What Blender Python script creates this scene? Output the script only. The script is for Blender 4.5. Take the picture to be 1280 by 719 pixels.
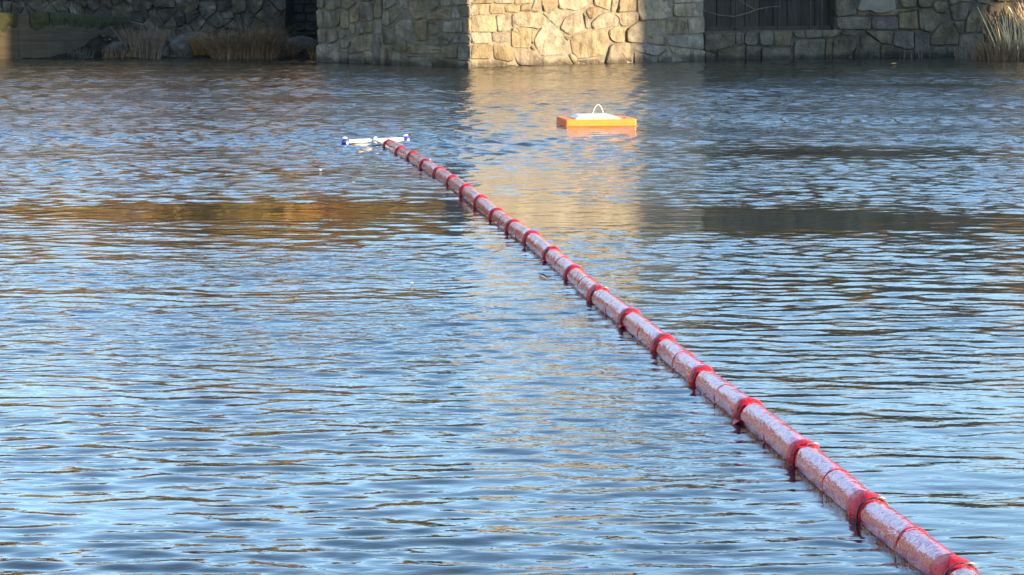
import bpy, bmesh, math, random
import numpy as np
from mathutils import Vector, Matrix, noise as mnoise

for o in list(bpy.data.objects):
    bpy.data.objects.remove(o, do_unlink=True)
scene = bpy.context.scene
COL = scene.collection
R = math.radians

# ------------------------------------------------------------------ camera
FPX = 3300.0                       # focal length in photo pixels (1280 wide)
CAM_H = 3.1
HORIZON = -50.0
PITCH = math.atan((359.5 - HORIZON) / FPX)
cam_d = bpy.data.cameras.new('camera')
cam_d.sensor_width = 36.0
cam_d.lens = 36.0 * FPX / 1280.0
cam_d.clip_start = 0.1
cam_d.clip_end = 6000.0
cam = bpy.data.objects.new('camera', cam_d)
COL.objects.link(cam)
cam.location = (0, 0, CAM_H)
cam.rotation_euler = (math.pi / 2 - PITCH, 0, 0)
scene.camera = cam

# ------------------------------------------------------------------ sky, sun, exposure
SUN_AZ = R(114.2)                  # clockwise from +Y (view direction): from the right, a little behind
SUN_EL = R(14.0)
world = bpy.data.worlds.new('World')
scene.world = world
world.use_nodes = True
wn = world.node_tree.nodes
wl = world.node_tree.links
bg = wn['Background']
sky = wn.new('ShaderNodeTexSky')
sky.sky_type = 'NISHITA'
sky.sun_disc = False
sky.sun_elevation = SUN_EL
sky.sun_rotation = SUN_AZ
sky.air_density = 1.0
sky.dust_density = 0.1
sky.ozone_density = 2.4
wl.new(sky.outputs[0], bg.inputs[0])
bg.inputs[1].default_value = 0.15
sun_d = bpy.data.lights.new('sun', 'SUN')
sun_d.energy = 5.0
sun_d.angle = R(0.7)
sun_d.color = (1.0, 0.75, 0.43)
sun = bpy.data.objects.new('sun', sun_d)
COL.objects.link(sun)
SDIR = Vector((math.sin(SUN_AZ) * math.cos(SUN_EL), math.cos(SUN_AZ) * math.cos(SUN_EL), math.sin(SUN_EL)))
sun.rotation_euler = SDIR.to_track_quat('Z', 'Y').to_euler()
sun.location = SDIR * 60
vs = scene.view_settings
vs.view_transform = 'Standard'
vs.look = 'None'
vs.gamma = 1.0
vs.use_curve_mapping = False
vs.exposure = 2.17
scene.render.engine = 'CYCLES'
scene.cycles.max_bounces = 6

# ------------------------------------------------------------------ helpers
def ray(px, py):
    x = (px - 640.0) / FPX
    y = -(py - 359.5) / FPX
    c, s = math.cos(PITCH), math.sin(PITCH)
    # camera axes: right=(1,0,0), up=(0,s,c), forward=(0,c,-s)
    return Vector((x, c + y * s, -s + y * c))

def G(px, py, z=0.0):
    """point of the horizontal plane z seen at a photo pixel"""
    d = ray(px, py)
    t = (z - CAM_H) / d.z
    return Vector((0, 0, CAM_H)) + d * t

def setp(o, label=None, cat=None, group=None, kind=None):
    if label: o['label'] = label
    if cat: o['category'] = cat
    if group: o['group'] = group
    if kind: o['kind'] = kind
    return o

def empty(name, loc, parent=None, rz=0):
    o = bpy.data.objects.new(name, None)
    o.empty_display_size = 0.2
    o.location = loc
    o.rotation_euler = (0, 0, rz)
    COL.objects.link(o)
    if parent: o.parent = parent
    return o

def meshobj(name, verts, faces, mat, parent=None, loc=None, smooth=False, world=False):
    """verts in world coords when world=True (made local to parent)"""
    me = bpy.data.meshes.new(name)
    if world and parent is not None:
        off = parent.matrix_world_off if False else world_off(parent)
        verts = [(v[0] - off.x, v[1] - off.y, v[2] - off.z) for v in verts]
    me.from_pydata([tuple(v) for v in verts], [], faces)
    if mat: me.materials.append(mat)
    if smooth:
        me.polygons.foreach_set('use_smooth', [True] * len(me.polygons))
    me.update()
    o = bpy.data.objects.new(name, me)
    COL.objects.link(o)
    if parent: o.parent = parent
    if loc: o.location = loc
    return o

def world_off(o):
    v = Vector((0, 0, 0))
    while o is not None:
        v += Vector(o.location)
        o = o.parent
    return v

class MB:
    def __init__(s): s.v = []; s.f = []
    def add(s, v, f):
        n = len(s.v); s.v += [tuple(p) for p in v]; s.f += [tuple(i + n for i in q) for q in f]
    def box(s, x0, x1, y0, y1, z0, z1):
        s.add([(x0,y0,z0),(x1,y0,z0),(x1,y1,z0),(x0,y1,z0),(x0,y0,z1),(x1,y0,z1),(x1,y1,z1),(x0,y1,z1)],
              [(0,3,2,1),(4,5,6,7),(0,1,5,4),(1,2,6,5),(2,3,7,6),(3,0,4,7)])
    def tube(s, pts, radii, n=8, cap=True):
        pts = [Vector(p) for p in pts]
        if not hasattr(radii, '__len__'): radii = [radii] * len(pts)
        rings = []
        up = Vector((0, 0, 1))
        base = len(s.v)
        for i, p in enumerate(pts):
            t = (pts[min(i + 1, len(pts) - 1)] - pts[max(i - 1, 0)]).normalized()
            a = t.cross(up)
            if a.length < 1e-3: a = t.cross(Vector((1, 0, 0)))
            a.normalize(); b = a.cross(t).normalized()
            for k in range(n):
                th = 2 * math.pi * k / n
                s.v.append(tuple(p + a * (math.cos(th) * radii[i]) + b * (math.sin(th) * radii[i])))
        for i in range(len(pts) - 1):
            for k in range(n):
                k2 = (k + 1) % n
                s.f.append((base + i*n + k, base + i*n + k2, base + (i+1)*n + k2, base + (i+1)*n + k))
        if cap:
            s.f.append(tuple(base + k for k in reversed(range(n))))
            s.f.append(tuple(base + (len(pts)-1)*n + k for k in range(n)))
    def lathe(s, p0, axis, prof, n=16):
        """prof = [(dist along axis, radius)]"""
        axis = Vector(axis).normalized()
        s.tube([Vector(p0) + axis * d for d, r in prof], [max(r, 1e-4) for d, r in prof], n)
    def build(s, name, mat, parent=None, smooth=False, world=False, loc=None):
        return meshobj(name, s.v, s.f, mat, parent, loc, smooth, world)

def bevel(o, w, seg=2):
    bm = bmesh.new(); bm.from_mesh(o.data)
    bmesh.ops.bevel(bm, geom=list(bm.edges), offset=w, segments=seg, affect='EDGES', profile=0.5)
    bm.to_mesh(o.data); bm.free()

# ------------------------------------------------------------------ materials
def mat_new(name):
    m = bpy.data.materials.new(name); m.use_nodes = True
    nt = m.node_tree
    return m, nt, nt.nodes, nt.links, nt.nodes['Principled BSDF']

def ramp(n, stops):
    r = n.new('ShaderNodeValToRGB')
    el = r.color_ramp.elements
    while len(el) < len(stops): el.new(0.5)
    for e, (p, c) in zip(el, stops):
        e.position = p; e.color = (c[0], c[1], c[2], 1)
    return r

def noise_node(n, l, coord, scale, detail=4, rough=0.55, mapping=None):
    t = n.new('ShaderNodeTexNoise')
    t.inputs['Scale'].default_value = scale
    t.inputs['Detail'].default_value = detail
    t.inputs['Roughness'].default_value = rough
    if mapping:
        mp = n.new('ShaderNodeMapping'); mp.inputs['Scale'].default_value = mapping
        l.new(coord, mp.inputs['Vector']); l.new(mp.outputs[0], t.inputs['Vector'])
    else:
        l.new(coord, t.inputs['Vector'])
    return t

def rough_mat(name, stops, scale=3.0, rough=0.85, bump=0.4, bscale=20.0, bdist=0.02, per_object=0.0, mapping=None, spec=0.3, wet=False):
    m, nt, n, l, p = mat_new(name)
    tc = n.new('ShaderNodeTexCoord'); co = tc.outputs['Object']
    geo = n.new('ShaderNodeNewGeometry')
    co = geo.outputs['Position']
    t = noise_node(n, l, co, scale, 6, 0.62, mapping)
    r = ramp(n, stops); l.new(t.outputs['Fac'], r.inputs[0])
    col = r.outputs[0]
    if per_object:
        oi = n.new('ShaderNodeObjectInfo')
        mr = n.new('ShaderNodeMapRange')
        mr.inputs['To Min'].default_value = 1 - per_object; mr.inputs['To Max'].default_value = 1 + per_object
        l.new(oi.outputs['Random'], mr.inputs['Value'])
        hs = n.new('ShaderNodeHueSaturation')
        l.new(mr.outputs[0], hs.inputs['Value']); l.new(col, hs.inputs['Color'])
        mr2 = n.new('ShaderNodeMapRange'); mr2.inputs['To Min'].default_value = 0.65; mr2.inputs['To Max'].default_value = 1.25
        mul = n.new('ShaderNodeMath'); mul.operation = 'MULTIPLY'; mul.inputs[1].default_value = 7.31
        fr = n.new('ShaderNodeMath'); fr.operation = 'FRACT'
        l.new(oi.outputs['Random'], mul.inputs[0]); l.new(mul.outputs[0], fr.inputs[0]); l.new(fr.outputs[0], mr2.inputs['Value'])
        l.new(mr2.outputs[0], hs.inputs['Saturation'])
        col = hs.outputs[0]
    if wet:
        st = noise_node(n, l, co, 1.0, 8, 0.7, (3.5, 3.5, 1.1))
        sr = ramp(n, [(0.36, (0.55, 0.50, 0.44)), (0.5, (1, 1, 1)), (0.66, (1.18, 1.12, 1.0))]); l.new(st.outputs['Fac'], sr.inputs[0])
        mxs = n.new('ShaderNodeMix'); mxs.data_type = 'RGBA'; mxs.blend_type = 'MULTIPLY'; mxs.inputs[0].default_value = 1
        l.new(col, mxs.inputs[6]); l.new(sr.outputs[0], mxs.inputs[7]); col = mxs.outputs[2]
        sx = n.new('ShaderNodeSeparateXYZ'); l.new(co, sx.inputs[0])
        nz = noise_node(n, l, co, 2.2, 4)
        ad = n.new('ShaderNodeMath'); ad.operation = 'MULTIPLY_ADD'; ad.inputs[1].default_value = -0.30
        l.new(nz.outputs['Fac'], ad.inputs[0]); l.new(sx.outputs['Z'], ad.inputs[2])
        wr_ = n.new('ShaderNodeMapRange'); wr_.inputs['From Min'].default_value = -0.08; wr_.inputs['From Max'].default_value = 0.06
        wr_.inputs['To Min'].default_value = 0.38; wr_.inputs['To Max'].default_value = 1.0
        l.new(ad.outputs[0], wr_.inputs['Value'])
        vm = n.new('ShaderNodeVectorMath'); vm.operation = 'SCALE'
        l.new(col, vm.inputs[0]); l.new(wr_.outputs[0], vm.inputs['Scale']); col = vm.outputs[0]
    l.new(col, p.inputs['Base Color'])
    p.inputs['Roughness'].default_value = rough
    p.inputs['Specular IOR Level'].default_value = spec
    b = noise_node(n, l, co, bscale, 8, 0.65)
    bp = n.new('ShaderNodeBump'); bp.inputs['Strength'].default_value = bump; bp.inputs['Distance'].default_value = bdist
    l.new(b.outputs['Fac'], bp.inputs['Height']); l.new(bp.outputs[0], p.inputs['Normal'])
    return m

M = {}
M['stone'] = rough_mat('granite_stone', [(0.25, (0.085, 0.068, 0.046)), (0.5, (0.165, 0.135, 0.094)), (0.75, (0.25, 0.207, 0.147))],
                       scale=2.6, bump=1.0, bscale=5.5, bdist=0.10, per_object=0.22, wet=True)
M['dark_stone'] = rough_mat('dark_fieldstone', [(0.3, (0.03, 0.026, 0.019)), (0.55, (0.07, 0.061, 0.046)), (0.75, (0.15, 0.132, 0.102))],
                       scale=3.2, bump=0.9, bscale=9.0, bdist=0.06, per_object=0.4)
M['wall_stone'] = rough_mat('shade_toned_wall_stone', [(0.25, (0.038, 0.031, 0.021)), (0.5, (0.078, 0.064, 0.044)), (0.75, (0.13, 0.108, 0.076))],
                       scale=2.6, bump=1.0, bscale=5.5, bdist=0.10, per_object=0.22, wet=True)  # darker copy of the granite: part of the wall's shade is in its colour
M['mortar'] = rough_mat('lime_mortar', [(0.3, (0.075, 0.063, 0.047)), (0.7, (0.17, 0.145, 0.11))], scale=5, bump=0.6, bscale=25)
M['dark_mortar'] = rough_mat('dark_joint', [(0.3, (0.02, 0.02, 0.018)), (0.7, (0.06, 0.056, 0.05))], scale=4, bump=0.6, bscale=25)
M['earth_mortar'] = rough_mat('earth_mortar', [(0.3, (0.025, 0.021, 0.015)), (0.7, (0.075, 0.064, 0.047))], scale=6, bump=0.8, bscale=20)
M['plaster'] = rough_mat('grey_render', [(0.3, (0.085, 0.075, 0.055)), (0.7, (0.15, 0.134, 0.102))], scale=3, bump=0.4, bscale=30)
M['concrete'] = rough_mat('board_marked_concrete', [(0.3, (0.026, 0.020, 0.013)), (0.7, (0.058, 0.045, 0.030))], scale=2.2, bump=0.3, bscale=18, mapping=(0.5, 0.5, 3.5))
M['moss'] = rough_mat('moss', [(0.3, (0.010, 0.011, 0.005)), (0.7, (0.038, 0.040, 0.014))], scale=6, bump=1.0, bscale=60, rough=0.95)
M['soil'] = rough_mat('wet_shore_soil', spec=0.1, stops=[(0.3, (0.010, 0.0075, 0.0045)), (0.7, (0.042, 0.031, 0.019))], scale=3, bump=1.0, bscale=14, bdist=0.08, rough=0.8)
M['grass'] = rough_mat('bank_grass', [(0.3, (0.05, 0.06, 0.02)), (0.7, (0.14, 0.12, 0.05))], scale=0.5, bump=0.6, bscale=8, rough=0.95)
M['bed'] = rough_mat('river_bed', [(0.3, (0.03, 0.028, 0.02)), (0.7, (0.08, 0.07, 0.05))], scale=0.6, bump=0.5, bscale=3)
M['dry_grass'] = rough_mat('dry_grass', [(0.3, (0.10, 0.060, 0.032)), (0.7, (0.24, 0.15, 0.08))], scale=6, bump=0, rough=0.8, per_object=0.15)
M['reed'] = rough_mat('straw_reed', [(0.3, (0.36, 0.22, 0.065)), (0.7, (0.66, 0.44, 0.15))], scale=8, bump=0, rough=0.7, per_object=0.1)
M['plank'] = rough_mat('tarred_plank', [(0.3, (0.010, 0.009, 0.007)), (0.7, (0.034, 0.030, 0.022))], scale=4, bump=0.5, bscale=20, mapping=(5, 5, 0.4), per_object=0.35)
M['iron'] = rough_mat('rusty_iron', [(0.3, (0.01, 0.01, 0.01)), (0.7, (0.03, 0.027, 0.025))], scale=9, bump=0.4, bscale=40, rough=0.6)
M['twig'] = rough_mat('bare_twig', [(0.3, (0.05, 0.045, 0.037)), (0.7, (0.11, 0.10, 0.085))], scale=9, bump=0.2, bscale=40)
M['bark'] = rough_mat('tree_bark', [(0.3, (0.06, 0.045, 0.03)), (0.7, (0.16, 0.13, 0.10))], scale=4, bump=0.8, bscale=12)
M['brick'] = rough_mat('mill_brick', [(0.3, (0.22, 0.10, 0.06)), (0.7, (0.34, 0.17, 0.10))], scale=2, bump=0.3, bscale=12)
M['slate'] = rough_mat('slate_roof', [(0.3, (0.04, 0.04, 0.045)), (0.7, (0.09, 0.09, 0.10))], scale=2, bump=0.3, bscale=12)

def masonry_mat(name, stops):
    m, nt, n, l, p = mat_new(name)
    geo = n.new('ShaderNodeNewGeometry')
    mp = n.new('ShaderNodeMapping'); mp.inputs['Scale'].default_value = (1.5, 1.5, 2.2)
    l.new(geo.outputs['Position'], mp.inputs['Vector'])
    v = n.new('ShaderNodeTexVoronoi'); v.inputs['Scale'].default_value = 1.1
    l.new(mp.outputs[0], v.inputs['Vector'])
    v2 = n.new('ShaderNodeTexVoronoi'); v2.feature = 'DISTANCE_TO_EDGE'; v2.inputs['Scale'].default_value = 1.1
    l.new(mp.outputs[0], v2.inputs['Vector'])
    sep = n.new('ShaderNodeSeparateColor'); l.new(v.outputs['Color'], sep.inputs[0])
    r = ramp(n, stops); l.new(sep.outputs[0], r.inputs[0])
    r2 = ramp(n, [(0.0, (0.15, 0.15, 0.15)), (0.06, (1, 1, 1))]); l.new(v2.outputs['Distance'], r2.inputs[0])
    mx = n.new('ShaderNodeMix'); mx.data_type = 'RGBA'; mx.blend_type = 'MULTIPLY'; mx.inputs[0].default_value = 1
    l.new(r.outputs[0], mx.inputs[6]); l.new(r2.outputs[0], mx.inputs[7])
    l.new(mx.outputs[2], p.inputs['Base Color'])
    p.inputs['Roughness'].default_value = 0.9
    bp = n.new('ShaderNodeBump'); bp.inputs['Distance'].default_value = 0.08
    l.new(r2.outputs[0], bp.inputs['Height']); l.new(bp.outputs[0], p.inputs['Normal'])
    return m
M['masonry'] = masonry_mat('upper_masonry', [(0.1, (0.13, 0.12, 0.10)), (0.5, (0.19, 0.175, 0.15)), (0.9, (0.26, 0.24, 0.21))])
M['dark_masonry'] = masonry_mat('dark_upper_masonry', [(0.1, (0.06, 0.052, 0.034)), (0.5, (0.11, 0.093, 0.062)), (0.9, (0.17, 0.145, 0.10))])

def leaf_mat(name, c0, c1):
    m, nt, n, l, p = mat_new(name)
    geo = n.new('ShaderNodeNewGeometry')
    t = noise_node(n, l, geo.outputs['Position'], 1.3, 3)
    r = ramp(n, [(0.35, c0), (0.65, c1)]); l.new(t.outputs['Fac'], r.inputs[0])
    l.new(r.outputs[0], p.inputs['Base Color'])
    p.inputs['Roughness'].default_value = 0.7
    tr = n.new('ShaderNodeBsdfTranslucent'); l.new(r.outputs[0], tr.inputs['Color'])
    mx = n.new('ShaderNodeMixShader'); mx.inputs[0].default_value = 0.4
    out = n['Material Output']
    l.new(p.outputs[0], mx.inputs[1]); l.new(tr.outputs[0], mx.inputs[2]); l.new(mx.outputs[0], out.inputs['Surface'])
    return m
M['leaf_gold'] = leaf_mat('golden_leaves', (0.42, 0.28, 0.08), (0.62, 0.45, 0.15))
M['leaf_orange'] = leaf_mat('orange_leaves', (0.34, 0.12, 0.03), (0.50, 0.21, 0.045))
M['leaf_brown'] = leaf_mat('brown_leaves', (0.22, 0.145, 0.07), (0.42, 0.28, 0.13))
M['leaf_pine'] = leaf_mat('dark_green_leaves', (0.02, 0.025, 0.01), (0.05, 0.055, 0.022))
M['leaf_olive'] = leaf_mat('olive_leaves', (0.17, 0.14, 0.055), (0.32, 0.26, 0.095))

def water_mat():
    m, nt, n, l, p = mat_new('river_water')
    p.inputs['Base Color'].default_value = (0.010, 0.013, 0.012, 1)
    p.inputs['Roughness'].default_value = 0.03
    p.inputs['Specular Tint'].default_value = (0.75, 0.97, 1.0, 1)
    p.inputs['IOR'].default_value = 1.5
    at = n.new('ShaderNodeAttribute'); at.attribute_name = 'ripple'
    geo = n.new('ShaderNodeNewGeometry')
    a = noise_node(n, l, geo.outputs['Position'], 1.0, 3, 0.55, (3.0, 6.0, 1.0))
    b = noise_node(n, l, geo.outputs['Position'], 1.0, 2, 0.5, (9.0, 20.0, 1.0))
    bp = n.new('ShaderNodeBump'); bp.inputs['Distance'].default_value = 0.05
    ms = n.new('ShaderNodeMath'); ms.operation = 'MULTIPLY'; ms.inputs[1].default_value = 0.5
    l.new(at.outputs['Fac'], ms.inputs[0]); l.new(ms.outputs[0], bp.inputs['Strength'])
    l.new(a.outputs['Fac'], bp.inputs['Height'])
    bp2 = n.new('ShaderNodeBump'); bp2.inputs['Distance'].default_value = 0.008
    l.new(ms.outputs[0], bp2.inputs['Strength'])
    l.new(b.outputs['Fac'], bp2.inputs['Height']); l.new(bp.outputs[0], bp2.inputs['Normal'])
    l.new(bp2.outputs[0], p.inputs['Normal'])
    return m
M['water'] = water_mat()

def vinyl(name, col, rough=0.22, bump=0.5, coat=0.6):
    m, nt, n, l, p = mat_new(name)
    tc = n.new('ShaderNodeTexCoord')
    geo = n.new('ShaderNodeNewGeometry')
    t = noise_node(n, l, geo.outputs['Position'], 9.0, 4, 0.6)
    r = ramp(n, [(0.3, [c * 0.75 for c in col]), (0.7, col)]); l.new(t.outputs['Fac'], r.inputs[0])
    l.new(r.outputs[0], p.inputs['Base Color'])
    p.inputs['Roughness'].default_value = rough
    p.inputs['IOR'].default_value = 1.52
    p.inputs['Coat Weight'].default_value = coat
    p.inputs['Coat Roughness'].default_value = 0.10
    b = noise_node(n, l, geo.outputs['Position'], 1.0, 4, 0.6, (20, 9, 26))
    bp = n.new('ShaderNodeBump'); bp.inputs['Strength'].default_value = bump; bp.inputs['Distance'].default_value = 0.03
    l.new(b.outputs['Fac'], bp.inputs['Height']); l.new(bp.outputs[0], p.inputs['Normal'])
    l.new(bp.outputs[0], p.inputs['Coat Normal'])
    return m
M['vinyl'] = vinyl('red_vinyl_sleeve', (0.46, 0.010, 0.035), rough=0.19, bump=0.38, coat=0.7)
M['vinyl_band'] = vinyl('red_vinyl_band', (0.50, 0.005, 0.014), rough=0.42, bump=0.6, coat=0.0)
M['vinyl_band'].node_tree.nodes['Principled BSDF'].inputs['Specular IOR Level'].default_value = 0.25
def plain(name, col, rough=0.5, metal=0.0, bump=0.0, bscale=30):
    m, nt, n, l, p = mat_new(name)
    geo = n.new('ShaderNodeNewGeometry')
    t = noise_node(n, l, geo.outputs['Position'], bscale, 4)
    r = ramp(n, [(0.3, [c * 0.82 for c in col]), (0.7, col)]); l.new(t.outputs['Fac'], r.inputs[0])
    l.new(r.outputs[0], p.inputs['Base Color'])
    p.inputs['Roughness'].default_value = rough; p.inputs['Metallic'].default_value = metal
    if bump:
        bp = n.new('ShaderNodeBump'); bp.inputs['Strength'].default_value = bump; bp.inputs['Distance'].default_value = 0.01
        l.new(t.outputs['Fac'], bp.inputs['Height']); l.new(bp.outputs[0], p.inputs['Normal'])
    return m
M['black'] = plain('black_strap', (0.012, 0.012, 0.014), 0.45)
M['steel'] = plain('galvanised_steel', (0.32, 0.31, 0.28), 0.35, 0.8)
M['orange'] = plain('orange_float_plastic', (0.95, 0.18, 0.010), 0.45, bump=0.15, bscale=14)
M['orange_red'] = plain('red_orange_keel', (0.75, 0.06, 0.03), 0.45)
M['white'] = plain('white_plastic', (0.80, 0.79, 0.76), 0.4)
M['blue'] = plain('blue_plastic', (0.045, 0.04, 0.30), 0.3)
M['rope'] = plain('pale_rope', (0.45, 0.30, 0.22), 0.8, bump=0.5, bscale=60)
M['leafbit'] = plain('fallen_leaf', (0.45, 0.25, 0.08), 0.7)
M['fleck'] = plain('white_fleck', (0.8, 0.8, 0.78), 0.6)

# ------------------------------------------------------------------ the setting
rnd = random.Random(7)
# river bed: one sheet to the horizon
bed = meshobj('riverbed', [(-3000, -3000, -2.2), (3000, -3000, -2.2), (3000, 3000, -2.2), (-3000, 3000, -2.2)], [(0, 1, 2, 3)], M['bed'])
setp(bed, kind='structure')

# boom path (photo joints dropped onto the water plane)
JOINTS = [(1200, 726), (1090, 640), (1008, 574), (939, 520), (881, 475), (832, 434), (790, 403), (750, 373), (719, 344), (691, 321),
          (666, 302), (643, 286), (622, 270), (602, 255), (584, 241), (567, 228), (550, 217), (533, 208), (517, 198), (502, 190), (487, 182)]
BR = 0.094                         # sleeve radius
BZ = 0.045                         # axis height above the water
JP = [G(x, y, BZ) for x, y in JOINTS]
# one more pair of joints outside the frame, towards the camera
d0 = (JP[0] - JP[1])
JP = [JP[0] + d0 * 2, JP[0] + d0] + JP
JN = len(JP)

def smooth_noise(x, y, seed, sx, sy):
    rs = np.random.RandomState(seed)
    out = np.zeros_like(x)
    for k in range(14):
        th = rs.uniform(0, 2 * np.pi); w = rs.uniform(0.6, 1.8)
        out += np.sin(x / sx * np.cos(th) * w * 2.2 + y / sy * np.sin(th) * w * 2.2 + rs.uniform(0, 6.28))
    return out / math.sqrt(7.0)     # about unit variance

WY = []
y = 9.0
while y < 95:
    WY.append(y); y += 0.022 * (y / 12.0) ** 0.78
WY = [-400, -150, -60, -20, -5, 0, 4, 7, 8.5] + WY
WY = np.array(WY)
NC = 420
tt = np.linspace(-1, 1, NC)
outer = np.array([1.06, 1.2, 1.6, 2.5, 5, 12, 30])
tt = np.concatenate([-outer[::-1], tt, outer])
Yg = np.repeat(WY[:, None], len(tt), 1)
half = np.maximum(0.21 * Yg + 2.0, 3.0)
Xg = tt[None, :] * half

def ell(cx, cy, rx, ry):
    return np.exp(-(((Xg - cx) / rx) ** 2 + ((Yg - cy) / ry) ** 2))
def ellp(px, py, rxp, ryp):
    c = G(px, py); c2 = G(px + rxp, py); a = G(px, py - ryp); b = G(px, py + ryp)
    return ell(c.x, c.y, abs(c2.x - c.x), abs(a.y - b.y) / 2)
lf = smooth_noise(Xg, Yg, 3, 5.0, 2.2)
lf2 = smooth_noise(Xg, Yg, 5, 2.4, 1.1)
lf3 = smooth_noise(Xg, Yg, 11, 9.0, 2.6)
# side of the boom: + right, - left
bx = np.interp(Yg, [p.y for p in JP], [p.x for p in JP])
side = 1 / (1 + np.exp(-(Xg - bx) / 0.35))
short = 0.95 + 0.22 * lf + 0.16 * lf2
longw = 1.0 + 0.2 * lf3
short = short * (1 - 0.42 * side) * (1 + 0.22 * (1 - side) * np.clip((19 - Yg) / 5, 0, 1)); longw = longw * (1 - 0.25 * side)
slick = (1.0 * ellp(270, 264, 350, 17) + 1.0 * ellp(1010, 276, 300, 18) + 0.7 * ellp(1060, 190, 260, 10)
         + 0.55 * ellp(90, 325, 170, 14) + 0.4 * ellp(420, 215, 160, 8) + 0.45 * ellp(620, 240, 120, 26))
streak = smooth_noise(Xg, Yg, 17, 4.0, 0.55)
slick = np.clip(slick * (0.9 + 0.12 * lf2 + 0.10 * streak), 0, 0.93)
choppy = (0.95 * ellp(260, 340, 480, 30) + 0.55 * ellp(300, 420, 520, 45) + 0.7 * ellp(640, 430, 190, 60) + 0.6 * ellp(850, 560, 150, 70) + 0.6 * ellp(480, 215, 90, 22)
          + 0.5 * ellp(700, 195, 160, 26)) * (1 - 0.6 * side)
short_m = np.clip(short * (1 - slick) + 0.55 * choppy, 0.05, 2.2)
long_m = np.clip(longw * (1 - 0.8 * slick), 0.08, 1.8)
rs = np.random.RandomState(21)
H = np.zeros_like(Xg)
dyrow = np.gradient(WY)[:, None]
dxcol = half * (2.0 / NC)
def waves(n, l0, l1, slope, spread, mask, mean=0.0):
    global H
    for i in range(n):
        lam = math.exp(rs.uniform(math.log(l0), math.log(l1)))
        th = R(mean) + rs.normal(0, R(spread))
        k = 2 * math.pi / lam
        A = slope * math.sqrt(2.0 / n) / k
        fade = np.clip((lam / dyrow - 3.0) / 3.0, 0, 1) * np.clip((lam / max(abs(math.sin(th)), 0.12) / dxcol - 3.0) / 3.0, 0, 1)
        ph = k * (Xg * math.sin(th) + Yg * math.cos(th)) + rs.uniform(0, 6.283)
        H = H + A * fade * mask * np.sin(ph)
waves(24, 0.6, 1.6, 0.017, 18, long_m, 6)
waves(60, 0.16, 0.42, 0.059, 22, short_m, 3)
waves(34, 0.10, 0.18, 0.022, 28, short_m, -4)
waves(20, 0.15, 0.35, 0.035, 50, np.clip(0.15 + 1.3 * choppy, 0, 2))
far_m = np.clip((Yg - 21) / 26, 0, 1) * np.clip(1 - 1.05 * slick, 0.05, 1) * np.clip(0.9 + 0.3 * lf, 0.3, 1.6)
waves(70, 0.22, 0.7, 0.155, 55, far_m)
inside = (np.abs(tt) <= 1.0)[None, :] * (Yg > 8.8)
H = H * inside
nr, nc = Xg.shape
co = np.stack([Xg, Yg, H], -1).reshape(-1, 3)
idx = np.arange(nr * nc).reshape(nr, nc)
quads = np.stack([idx[:-1, :-1], idx[:-1, 1:], idx[1:, 1:], idx[1:, :-1]], -1).reshape(-1, 4)
me = bpy.data.meshes.new('water')
me.vertices.add(len(co)); me.vertices.foreach_set('co', co.ravel())
me.loops.add(quads.size); me.loops.foreach_set('vertex_index', quads.ravel().astype(np.int32))
me.polygons.add(len(quads))
me.polygons.foreach_set('loop_start', np.arange(0, quads.size, 4, dtype=np.int32))
me.polygons.foreach_set('use_smooth', np.ones(len(quads), dtype=bool))
at = me.attributes.new('ripple', 'FLOAT', 'POINT')
far = np.clip((Yg - 26) / 34, 0, 1)
rip = np.clip((0.25 + 0.55 * choppy + 1.3 * far) * (1 - 0.9 * slick) * (0.9 + 0.15 * lf2), 0.03, 2.0)
at.data.foreach_set('value', rip.ravel().astype(np.float32))
me.materials.append(M['water'])
me.update(); me.validate()
water = bpy.data.objects.new('water', me); COL.objects.link(water)
setp(water, kind='structure')

# ------------------------------------------------------------------ masonry
class Plane:
    """vertical wall plane through base points A -> B (outward normal towards the viewer)"""
    def __init__(s, A, B):
        s.A = Vector((A.x, A.y, 0)); d = Vector((B.x - A.x, B.y - A.y, 0)); s.len = d.length
        s.e = d.normalized(); s.n = Vector((s.e.y, -s.e.x, 0))
    def px(s, x, y):
        d = ray(x, y); o = Vector((0, 0, CAM_H))
        t = (s.A - o).dot(s.n) / d.dot(s.n)
        p = o + d * t
        return ((p - s.A).dot(s.e), p.z)
    def w(s, u, v, h):
        return s.A + s.e * u + Vector((0, 0, v)) + s.n * h

def poly_area(P):
    return 0.5 * sum(P[i][0] * P[(i+1) % len(P)][1] - P[(i+1) % len(P)][0] * P[i][1] for i in range(len(P)))

def inset(P, g):
    n = len(P); out = []
    for i in range(n):
        a, b, c = Vector(P[i-1]), Vector(P[i]), Vector(P[(i+1) % n])
        d1 = (b - a); d2 = (c - b)
        if d1.length < 1e-6 or d2.length < 1e-6: out.append(tuple(b)); continue
        d1.normalize(); d2.normalize()
        n1 = Vector((-d1.y, d1.x)); n2 = Vector((-d2.y, d2.x))
        bis = n1 + n2
        q = max(0.45, 1 + n1.dot(n2))
        out.append(tuple(b + bis * (g / q)))
    return out

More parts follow.
